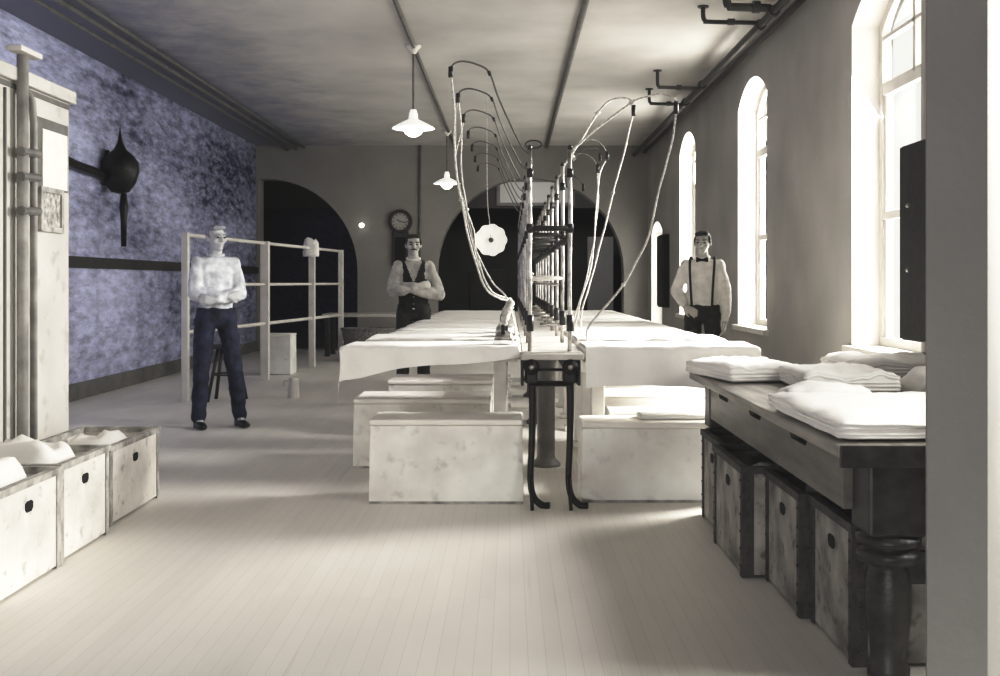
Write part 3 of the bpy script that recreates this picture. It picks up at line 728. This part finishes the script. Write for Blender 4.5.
# electric irons and cords
def make_iron(label, loc, rz):
    t = thing('electric_iron', label, 'iron', loc, rz, 'electric irons beside the pipe stand')
    b = B(); L0 = [(-.055, -.08), (.055, -.08), (.056, -.02), (.045, .05), (.02, .10), (0, .115), (-.02, .10), (-.045, .05), (-.056, -.02)]
    lo = [b.verts.new((x, y, .0)) for x, y in L0]; hi = [b.verts.new((x, y, .018)) for x, y in L0]
    for k in range(9): b.faces.new((lo[k], lo[(k+1) % 9], hi[(k+1) % 9], hi[k]))
    b.faces.new(lo[::-1]); b.faces.new(hi); obj('soleplate', b, M['steel'], t)
    b = B(); rr = []
    for f_, z in ((.93, .018), (.88, .04), (.70, .06), (.40, .07)):
        rr.append([b.verts.new((x*f_, y*f_, z)) for x, y in L0])
    for A, Q in zip(rr, rr[1:]):
        for k in range(9): b.faces.new((A[k], A[(k+1) % 9], Q[(k+1) % 9], Q[k]))
    b.faces.new(rr[0][::-1]); b.faces.new(rr[-1]); obj('iron_body', b, M['galv'], t, True)
    b = B(); tube(b, spline([(0, .05, .065), (0, .055, .11), (0, .04, .13), (0, -.05, .13), (0, -.065, .11), (0, -.06, .055)], 4), .013, 8); obj('handle', b, M['iron'], t, True)
    b = B(); tube(b, spline([(0, -.06, .10), (.01, -.05, .16), (.03, -.02, .20), (.035, 0, .24)], 5), .02, 10, True, [.014+.012*abs(math.sin(i*1.3)) for i in range(16)]); obj('cord_boot', b, M['cord'], t, True)
    return t
irs = ['nearest on the left draped ironing table', 'on the second left ironing table', 'on the third left ironing table', 'on the fourth left ironing table']
for k in range(3):
    make_iron('small electric iron with black handle, '+irs[k], (-.03 if k == 0 else -.04, 6.20+.85*k, (.899 if k < 2 else .876)), R((-8, 15, -10, 20)[k]))
def cord(label, pts, r=.0055, bead=None):
    pp = spline(pts, 8)
    for i in range(1, len(pp)-1): pp[i] = pp[i]+Vector((.006*noise.noise(pp[i]*7), .006*noise.noise(pp[i]*5+Vector((4, 0, 0))), 0))
    off = Vector((OX, OY, 0)); b = B(); tube(b, [p-off for p in pp], r, 6); o = obj('electric_cord', b, M['cord'], sp, True)
    if bead is not None:
        q = pp[int(bead*len(pp))]; b = B(); ell(b, q-off, (.014, .014, .014), 1); obj('cord_adjuster', b, M['cord'], o, True)
    return o
d6 = 6.0
for k in range(2):
    y = YS[k]; o_ = Vector((0, .85*k, 0)); end = Vector((.0, 6.21+.85*k, 1.134))
    pts = [tipsL[k]]+[at(x, yy, d6)+o_ for x, yy in ((454, 105), (455, 160), (462, 205), (472, 250), (487, 290))]+[end]
    cord('pale braided cord looping from the left spring arm %s to its iron' % ords[k], pts, .006, .48)
o_ = Vector((0, .85, 0))
cord('second wavy braided cord from the second left spring arm, ending on the sheet', [tipsL[1]]+[at(x, yy, d6)+o_ for x, yy in ((447, 110), (452, 170), (468, 222), (472, 248), (490, 282), (506, 300))]+[Vector((.03, 7.05, .97)), Vector((.035, 7.1, .905))], .006)
o_ = Vector((0, 1.7, 0))
cord('faint braided cord from the left spring arm third from the camera to its iron', [tipsL[2]]+[at(x, yy, d6)+o_ for x, yy in ((440, 130), (452, 190), (470, 260), (492, 300))]+[Vector((-.01, 7.92, 1.111))], .004)
cord('long kinked braided cord from the right spring arm nearest the camera', [tipsR[0]]+[at(*p, 6.0) for p in ((671, 145), (658, 195), (649, 235), (636, 262), (624, 285), (602, 310), (588, 328))]+[Vector((.45, 6.2, .905))], .0065, .62)
cord('straight braided cord from the right spring arm second from camera', [tipsR[1]]+[at(*p, 6.85) for p in ((626, 145), (617, 178), (600, 245), (588, 290), (582, 312))]+[Vector((.46, 7.05, .905))], .0065, .38)
cord('thin braided cord from the right spring arm third from camera', [tipsR[2]]+[at(*p, 7.7) for p in ((599, 180), (594, 240), (590, 270), (580, 305))]+[Vector((.47, 7.9, .882))], .006)
cord('thin braided cord from the right spring arm fourth from camera', [tipsR[3]]+[Vector((.70, 8.6, 1.8)), Vector((.62, 8.65, 1.3)), Vector((.5, 8.75, .882))], .006)

# ------------------------------------------------------------------ white storage boxes below the ironing tables
def storage(label, x0, x1, y0, y1, h, m, group, lap=.012):
    w, l = x1-x0, y1-y0
    t = thing('storage_box', label, 'box', ((x0+x1)/2, (y0+y1)/2, 0), 0, group)
    b = B(); box(b, -w/2, w/2, -l/2, l/2, 0, h-.035, .006)
    for v in b.verts:
        if v.co.z < .1: v.co.x *= 1.015; v.co.y *= 1.01
    obj('body', b, m, t)
    b = B(); box(b, -w/2-lap*.4, w/2+lap*.4, -l/2-lap, l/2+lap, h-.034, h, .012, 3); obj('lid', b, M['lid'], t)
    b = B(); box(b, -w/2-.004, w/2+.004, -l/2-.006, -l/2-.001, .0, .014); obj('bottom_batten', b, M['strap_l'], t)
    return t
gb = 'white boxes under the ironing tables'
storage('white painted box on the floor left of the curved legs, nearest', -.79, .07, 6.04, 6.40, .475, M['box'], gb)
storage('white painted box on the left, second behind the nearest one', -1.05, -.135, 7.2, 7.72, .465, M['box'], gb)
storage('white painted box on the left, third from camera', -.98, -.135, 8.62, 9.2, .46, M['box'], gb)
storage('white painted box right of the curved legs, nearest, scuffed front', .41, 1.27, 6.08, 6.40, .455, M['boxr'], gb)
storage('white painted box on the right, second behind the scuffed one', .61, 1.44, 6.50, 7.25, .462, M['box'], gb)
storage('white painted box on the right, third from camera', .61, 1.44, 7.35, 8.2, .47, M['box'], gb)
folded('folded_sheet', 'flat white folded cloth lying on the scuffed box right of the curved legs', .46, .2, .03, 2, (.98, 6.27, .456), 44)

# ------------------------------------------------------------------ left railing and what stands near it
pts = [Vector((-3.40, 11.23, 0)), Vector((-3.13, 13.7, 0)), Vector((-2.90, 15.7, 0)), Vector((-2.73, 17.3, 0))]
t = thing('drying_rail', 'white railing of posts and pipes receding along the left side', 'railing', tuple(pts[1]))
for i, p in enumerate(pts):
    q = p-pts[1]; r = (.035, .052, .045, .04)[i]
    b = B(); box(b, q.x-r, q.x+r, q.y-r, q.y+r, 0, 1.77, .006); obj('post', b, M['railpaint'], t)
up = Vector((0, 0, 1))
for z, r in ((1.745, .022), (1.22, .020), (.72, .024)):
    b = B(); tube(b, [p-pts[1]+up*z for p in pts], r, 8); obj('rail', b, M['railpaint'], t, True)
rumple('white_cap', 'white cloth cap hung on a post of the railing', .22, .20, .26, (-2.90, 15.62, 1.62), 50, cat='cap', amp=.9)
t = thing('enamel_jug', 'small white enamel jug standing on the floor near the railing', 'jug', (-2.34, 11.6, 0))
b = B(); lathe(b, [(.062, 0), (.065, .01), (.06, .10), (.05, .17), (.055, .215), (.05, .214), (.045, .17), (.055, .02), (0, .015)], 20, cap=False); obj('body', b, M['railpaint'], t, True)
b = B(); tube(b, spline([(-.055, 0, .18), (-.105, 0, .17), (-.10, 0, .09), (-.06, 0, .07)], 5), .008, 8); obj('handle', b, M['railpaint'], t, True)
t = thing('wooden_stool', 'dark wooden stool with splayed legs behind the man with folded arms', 'stool', (-2.98, 11.3, 0))
b = B(); lathe(b, [(.16, .55), (.17, .56), (.17, .585), (.16, .595)], 22); obj('seat', b, M['oak'], t, True)
for a in range(4):
    an = PI/4+a*PI/2; b = B(); tube(b, [(.11*math.cos(an), .11*math.sin(an), .55), (.23*math.cos(an), .23*math.sin(an), 0)], .018, 8); obj('leg', b, M['oak'], t, True)
b = B(); tube(b, [(.155*math.cos(2*PI*i/12), .155*math.sin(2*PI*i/12), .28) for i in range(13)], .010, 6, False); obj('stretcher', b, M['oak'], t, True)
storage('small pale box on the floor behind the thick railing post', -3.35, -2.95, 14.4, 14.8, .55, M['boxr'], None)
# back table and basket
t = thing('back_table', 'long table with pale top standing before the back wall', 'table', (-2.25, 18.3, 0))
b = B(); box(b, -.9, 1.0, -.35, .35, .66, .72, .01); obj('tabletop', b, M['palewood'], t)
for x in (-.82, .92):
    for y in (-.28, .28):
        b = B(); box(b, x-.04, x+.04, y-.04, y+.04, 0, .66, .006); obj('leg', b, M['oak'], t)
t = thing('wicker_basket', 'grey wicker basket on the floor before the back table', 'basket', (-2.25, 16.95, 0))
b = B(); n = 28; rings = []
for r, z in ((.26, 0), (.30, .15), (.34, .36), (.36, .50), (.35, .52), (.33, .50), (.28, .1), (.01, .08)):
    rings.append([b.verts.new((1.15*r*math.cos(2*PI*k/n), .75*r*math.sin(2*PI*k/n), z)) for k in range(n)])
for A, Q in zip(rings, rings[1:]):
    for k in range(n): b.faces.new((A[k], A[(k+1) % n], Q[(k+1) % n], Q[k]))
b.faces.new(rings[0][::-1]); obj('basket_body', b, M['wicker'], t, True)
b = B(); tube(b, [(.36*1.15*math.cos(2*PI*k/24), .36*.75*math.sin(2*PI*k/24), .51) for k in range(25)], .02, 8, False); obj('basket_rim', b, M['wicker'], t, True)
# made-up lantern standing in for a dark blot on the blue wall
t = thing('added_lantern', 'added stand-in for a dark blot, onion-shaped lantern on the blue left wall', 'lantern', (-4.58, 12.2, 2.55))
b = B(); box(b, -.02, .02, -.10, .10, -.2, .2, .008); obj('added_wall_plate', b, M['iron'], t)
b = B(); tube(b, spline([(0, 0, -.12), (.05, -.5, -.10), (.06, -1.1, -.08), (.1, -1.5, -.05)], 5), .05, 8); 
obj('bracket', b, M['iron'], t, True); t.children[-1].scale = (1, .18, 1)  # bracket belongs to the added lantern
b = B(); lathe(b, [(.02, -.30), (.10, -.28), (.17, -.18), (.21, -.05), (.20, .06), (.14, .14), (.07, .20), (.03, .28), (.012, .38), (.004, .46)], 24, (.16, -.05, 0)); obj('added_lantern_body', b, M['iron'], t, True)
b = B(); lathe(b, [(.03, -.9), (.035, -.6), (.05, -.45), (.03, -.30)], 14, (.22, -.1, 0)); obj('added_drop_finial', b, M['iron'], t, True)

# things in the room beyond the right arch
area('back_room_fill', (.6, 21.3, 3.5), 1.0, 1.0, 60, (R(40), 0, 0))  # unseen fill light added to lift the dark room
t = thing('pale_door', 'pale tall panel door standing in dark room beyond right arch', 'door', (2.1, 24.9, 0))
b = B(); box(b, -.3, .3, -.03, .03, .0, 2.3, .01); obj('door_leaf', b, M['pier'], t)
t = thing('dark_cabinet', 'black cabinet seen through the arch behind the pipe stand', 'cabinet', (-.45, 22.2, 0))
b = B(); box(b, -.4, .35, -.25, .25, 0, 1.5, .01); obj('carcass', b, M['vest'], t)
b = B(); box(b, -.36, .31, -.265, -.245, .1, 1.42, .006); obj('door', b, M['iron'], t)
bm = plate([(-.3, 2.95), (1.45, 2.95), (1.45, 3.55), (-.3, 3.55)], [[(-.22, 3.02), (1.37, 3.02), (1.37, 3.48), (-.22, 3.48)]], .06, lambda u, v, w: (u, 23.9+w, v))
f = struct(obj('window_9', bm, M['conduit']))
b = B(); box(b, -.24, 1.39, 23.93, 23.94, 3.0, 3.5); obj('pane', b, emis('lit_pane', (.40, .39, .36, 1), .10), f)
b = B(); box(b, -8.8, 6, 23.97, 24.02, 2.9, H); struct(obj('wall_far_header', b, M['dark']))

# ------------------------------------------------------------------ people
def V(*a): return Vector(a)
def hand(bm, w, d, n, side, curl=.5, s=1.0):
    """w wrist, d direction of the palm, n palm normal, side: +1/-1 picks where the thumb leaves"""
    d = d.normalized(); n = (n-d*n.dot(d)).normalized(); a = d.cross(n)*side
    e = lambda u, v, q: w+(d*u+a*v+n*q)*s
    hull(bm, [(e(.0, .0, 0), .022*s), (e(.085, .032, 0), .012*s), (e(.088, -.028, 0), .011*s), (e(.03, .03, 0), .014*s)])
    for i, (v, l) in enumerate(((.034, .072), (.012, .080), (-.010, .074), (-.030, .058))):
        k0 = e(.088, v, 0); k1 = e(.088+l*.55, v*1.08, l*.45*curl); k2 = e(.088+l*(.95-.35*curl), v*1.08, l*.95*curl)
        hull(bm, [(k0, .0105*s), (k1, .009*s)]); hull(bm, [(k1, .009*s), (k2, .0075*s)])
    hull(bm, [(e(.025, .03, 0), .013*s), (e(.06, .058, .015), .011*s)]); hull(bm, [(e(.06, .058, .015), .011*s), (e(.088, .058, .03), .009*s)])
def person(label, loc, rz, armpose, m_shirt, m_tr, m_skin, m_hair, stance, vest=False, mustache=False, bow=False, susp=False, headturn=0, gape=1.0, group=None):
    t = thing('person', label, 'person', loc, rz)
    sh = {s: V(s*.160, .0, 1.42) for s in (-1, 1)}
    hip = {s: V(s*.09, .01, .93) for s in (-1, 1)}
    kn, an = stance                                      # dicts side -> Vector
    el, wr, hd, hn = armpose
    HC = V(0, -.015, 1.625)
    rot = Matrix.Translation(HC) @ Matrix.Rotation(headturn, 4, 'Z') @ Matrix.Translation(-HC)
    # body: one surface
    b = B(); h = B()
    hull(h, [(HC+V(0, .012, .025), (.074, .088, .09)), (HC+V(0, -.012, -.01), (.066, .075, .085))])
    hull(h, [(HC+V(0, -.02, -.03), (.06, .06, .05)), (HC+V(0, -.055, -.088), (.030, .026, .022))])
    hull(h, [(HC+V(0, -.086, .018), .010), (HC+V(0, -.112, -.022), .013), (HC+V(0, -.09, -.03), (.018, .012, .008))])
    hull(h, [(HC+V(-.036, -.078, .026), (.022, .014, .009)), (HC+V(.036, -.078, .026), (.022, .014, .009))])
    ell(h, HC+V(0, -.086, -.056), (.024, .012, .006)); ell(h, HC+V(0, -.084, -.068), (.020, .012, .006))
    for s in (-1, 1):
        ell(h, HC+V(s*.078, .01, -.005), (.010, .020, .032)); ell(h, HC+V(s*.045, -.06, -.022), (.022, .022, .018))
    merge(b, h, rot)
    hull(b, [(HC+V(0, .015, -.07), (.052, .056, .03)), (V(0, .012, 1.44), (.062, .06, .03))])
    hull(b, [(V(-.10, .01, 1.41), (.06, .065, .05)), (V(.10, .01, 1.41), (.06, .065, .05)), (V(0, .012, 1.46), (.06, .055, .03)), (V(0, 0, 1.22), (.13, .095, .06)), (V(0, 0, 1.05), (.125, .085, .05))])
    hull(b, [(V(0, 0, 1.05), (.125, .085, .05)), (V(0, .01, .93), (.15, .10, .08))])
    for s in (-1, 1):
        hull(b, [(sh[s], .052), (el[s], .038)]); hull(b, [(el[s], .038), (wr[s], .027)])
        hull(b, [(hip[s], .082), (kn[s], .052)]); hull(b, [(kn[s], .052), (an[s], .036)])
        hull(b, [(an[s], .036), (an[s]+V(0, -.02, -.04), .03), (an[s]+V(0, -.10, -.058), (.03, .035, .014))])
        hand(b, wr[s], hd[s], hn[s], s, .55)
    remesh('body', b, m_skin, t, .0085, 3)
    def wrinkle(a, f): return lambda co, no: no*(a*noise.noise(co*f)+a*.6*noise.noise(co*f*2.3))
    # shirt
    b = B()
    hull(b, [(V(-.11, .01, 1.41), (.065, .078, .052)), (V(.11, .01, 1.41), (.065, .078, .052)), (V(0, .012, 1.465), (.066, .064, .022)), (V(0, 0, 1.22), (.155, .118, .06)), (V(0, 0, 1.05), (.145, .108, .05))])
    hull(b, [(V(0, 0, 1.05), (.145, .108, .05)), (V(0, .01, .96), (.160, .112, .04))])
    for s in (-1, 1):
        mid = (sh[s]+el[s])/2
        hull(b, [(sh[s]+V(-s*.01, 0, -.008), .060), (mid, .056*gape)]); hull(b, [(mid, .056*gape), (el[s], .056*gape)])
        m2 = el[s].lerp(wr[s], .55)
        hull(b, [(el[s], .056*gape), (m2, .052*gape)]); hull(b, [(m2, .052*gape), (el[s].lerp(wr[s], .93), .037)])
    remesh('shirt', b, m_shirt, t, .011, 3, None, wrinkle(.011, 11))
    b = B(); tube(b, [(.066*math.cos(2*PI*i/20), .008-.066*math.sin(2*PI*i/20), 1.487-.016*math.sin(2*PI*i/20)) for i in range(21)], .013, 8, False); obj('collar', b, M['shirt_w'] if m_shirt != M['shirt_b'] else m_shirt, t, True)
    # trousers
    b = B()
    hull(b, [(V(0, .005, 1.02), (.167, .125, .025)), (V(0, .01, .93), (.170, .122, .08))])
    for s in (-1, 1):
        hull(b, [(hip[s], (.092, .11, .09)), (kn[s], (.072, .08, .06))]); hull(b, [(kn[s], (.072, .08, .06)), (an[s]+V(0, -.005, -.005), (.060, .072, .045))])
    remesh('trousers', b, m_tr, t, .011, 3, None, wrinkle(.010, 9))
    for s in (-1, 1):
        b = B(); a = an[s]
        hull(b, [(V(a.x, a.y+.03, .045), (.04, .045, .043)), (V(a.x, a.y-.07, .035), (.042, .05, .033)), (V(a.x+s*.006, a.y-.16, .026), (.042, .045, .025))])
        box(b, a.x-.03, a.x+.03, a.y+.02, a.y+.07, 0, .03)
        remesh('shoe', b, M['shoe'], t, .007, 2)
    # hair, eyes
    b = B(); tt = B()
    hull(tt, [(HC+V(0, .028, .045), (.080, .084, .078)), (HC+V(0, .045, -.01), (.072, .058, .05))])
    hull(tt, [(HC+V(-.02, -.052, .088), (.05, .03, .022)), (HC+V(.025, -.045, .092), (.045, .03, .02)), (HC+V(0, 0, .09), (.06, .06, .03))])
    for s in (-1, 1): hull(tt, [(HC+V(s*.073, -.005, .035), (.012, .03, .03)), (HC+V(s*.075, -.012, .01), (.008, .012, .02))])
    merge(b, tt, rot); remesh('hair', b, m_hair, t, .008, 2, None, wrinkle(.004, 30))
    for s in (-1, 1):
        b = B(); tt = B(); ell(tt, HC+V(s*.032, -.0845, .004), (.013, .006, .007), 2); merge(b, tt, rot); obj('eye', b, M['eye'], t, True)
        b = B(); tt = B(); hull(tt, [(HC+V(s*.018, -.092, .026), .005), (HC+V(s*.05, -.082, .028), .004)]); merge(b, tt, rot); obj('eyebrow', b, m_hair, t, True)
    if mustache:
        b = B(); tt = B()
        for s in (-1, 1): hull(tt, [(HC+V(s*.004, -.096, -.043), .007), (HC+V(s*.028, -.085, -.050), .004)])
        merge(b, tt, rot); obj('mustache', b, m_hair, t, True)
    if vest:
        b = B()
        hull(b, [(V(-.095, .01, 1.425), (.045, .085, .05)), (V(.095, .01, 1.425), (.045, .085, .05)), (V(0, 0, 1.22), (.161, .130, .06)), (V(0, 0, 1.04), (.156, .120, .05))])
        hull(b, [(V(0, 0, 1.04), (.156, .120, .05)), (V(-.06, -.03, .94), (.07, .09, .015)), (V(.06, -.03, .94), (.07, .09, .015)), (V(0, .02, .95), (.165, .10, .02))])
        o = remesh('waistcoat', b, M['vest'], t, .010, 2)
        bb = bmesh.new(); bb.from_mesh(o.data)                 # cut the V neck at the front
        kill = [f for f in bb.faces if f.calc_center_median().y < .03 and f.calc_center_median().z > 1.23+abs(f.calc_center_median().x)*2.6]
        kill += [f for f in bb.faces if f.is_valid and f not in kill and abs(f.calc_center_median().x) < .075 and f.calc_center_median().z > 1.44]
        bmesh.ops.delete(bb, geom=kill, context='FACES'); bb.to_mesh(o.data); bb.free()
        for z in (1.17, 1.10, 1.03):
            b = B(); ell(b, (0, -.135 if z > 1.1 else -.126, z), (.009, .006, .009), 1); obj('button', b, M['steel'], t, True)
        b = B(); tube(b, [(0, -.128, .985), (.0, -.128, .975)], .012, 10); obj('watch_fob', b, M['paper'], t, True)
    if bow:
        b = B()
        for s in (-1, 1): hull(b, [(V(s*.006, -.075, 1.462), .010), (V(s*.05, -.078, 1.478), (.008, .008, .012)), (V(s*.05, -.078, 1.45), (.008, .008, .010))])
        ell(b, V(0, -.082, 1.462), (.013, .011, .013)); obj('bow_tie', b, M['vest'], t, True)
    if susp:
        for s in (-1, 1):
            b = B(); tube(b, spline([(s*.095, -.122, 1.02), (s*.105, -.135, 1.2), (s*.115, -.105, 1.38), (s*.115, -.03, 1.478), (s*.10, .05, 1.455), (s*.06, .122, 1.2), (s*.05, .12, 1.02)], 6), .011, 6); obj('suspender', b, M['trousers'], t, True)
    return t
cross = ({-1: V(-.215, -.06, 1.155), 1: V(.265, -.04, 1.125)}, {-1: V(.03, -.195, 1.215), 1: V(-.035, -.215, 1.17)},
         {-1: V(.9, .12, .12), 1: V(-.9, .05, .1)}, {-1: V(.1, .9, -.2), 1: V(-.1, .9, .1)})
stand = ({-1: V(-.105, -.01, .50), 1: V(.105, -.01, .50)}, {-1: V(-.11, .03, .09), 1: V(.11, .03, .09)})
person('man in dark waistcoat and pale shirt, arms folded, below the wall clock', (-.985, 10.93, 0), R(6), cross, M['shirt'], M['trousers'], M['skin'], M['hair'], stand, vest=True, mustache=True, gape=1.16, headturn=R(4))
cross2 = ({-1: V(-.195, -.06, 1.15), 1: V(.195, -.06, 1.15)}, {-1: V(.05, -.19, 1.13), 1: V(-.05, -.205, 1.10)},
          {-1: V(.9, .1, .1), 1: V(-.9, .1, .1)}, {-1: V(.1, .9, -.2), 1: V(-.1, .9, .1)})
wide = ({-1: V(-.13, -.03, .50), 1: V(.15, -.05, .50)}, {-1: V(-.14, .03, .09), 1: V(.20, -.02, .09)})
person('man in white shirt and navy trousers, arms folded, standing by the railing', (-2.53, 9.22, 0), R(30), cross2, M['shirt_b'], M['trousers_b'], M['skin_pale'], M['hair_grey'], wide, headturn=R(15), gape=1.1)
hang = ({-1: V(-.255, .05, 1.17), 1: V(.215, .02, 1.13)}, {-1: V(-.165, -.09, 1.02), 1: V(.215, -.04, .87)},
        {-1: V(.7, -.35, -.45), 1: V(-.12, -.15, -1)}, {-1: V(.2, .8, -.3), 1: V(-1, .1, .1)})
person('man in white shirt with dark bow tie and suspenders by the right windows', (1.86, 10.35, 0), R(-14), hang, M['shirt_w'], M['trousers'], M['skin'], M['hair'], stand, bow=True, susp=True, headturn=R(-5), gape=1.08)

# ------------------------------------------------------------------ world, camera
w = bpy.data.worlds.new('World'); bpy.context.scene.world = w; w.use_nodes = True
bg = w.node_tree.nodes['Background']; wn = w.node_tree; tc = wn.nodes.new('ShaderNodeTexCoord'); sp_ = wn.nodes.new('ShaderNodeSeparateXYZ')
wn.links.new(tc.outputs['Generated'], sp_.inputs[0])          # overcast sky, far brighter on the window side
def ramp(sock, a, b_):
    m = wn.nodes.new('ShaderNodeMapRange'); m.interpolation_type = 'SMOOTHSTEP'; m.inputs[1].default_value = a; m.inputs[2].default_value = b_
    wn.links.new(sock, m.inputs[0]); return m.outputs[0]
mu = wn.nodes.new('ShaderNodeMath'); mu.operation = 'MULTIPLY'
wn.links.new(ramp(sp_.outputs['X'], .02, .10), mu.inputs[0]); wn.links.new(ramp(sp_.outputs['Y'], -.05, .25), mu.inputs[1])
cm = wn.nodes.new('ShaderNodeMix'); cm.data_type = 'RGBA'; wn.links.new(mu.outputs[0], cm.inputs[0])
cm.inputs[6].default_value = (.93, .95, 1.0, 1); cm.inputs[7].default_value = (25, 24.8, 24.2, 1)
wn.links.new(cm.outputs[2], bg.inputs[0]); bg.inputs[1].default_value = .04
cd = bpy.data.cameras.new('Camera'); cam = bpy.data.objects.new('Camera', cd); C.objects.link(cam)
cam.location = (0, 0, CAMZ); cam.rotation_euler = (R(90), 0, 0)
cd.sensor_width = 36; cd.lens = F*36/1000; cd.shift_x = -.010; cd.shift_y = -.056
cd.clip_start = .05; cd.clip_end = 200
sc = bpy.context.scene; sc.camera = cam
sc.view_settings.view_transform = 'Standard'; sc.view_settings.look = 'None'; sc.view_settings.exposure = 0; sc.view_settings.gamma = 1

# print-like contrast of the old photograph
vs_ = sc.view_settings; vs_.use_curve_mapping = True
cv = vs_.curve_mapping.curves[3]
cv.points[0].location = (0, .007)
for x, y in ((.10, .080), (.22, .205), (.45, .50), (.62, .72), (.82, .90)): cv.points.new(x, y)
vs_.curve_mapping.update()
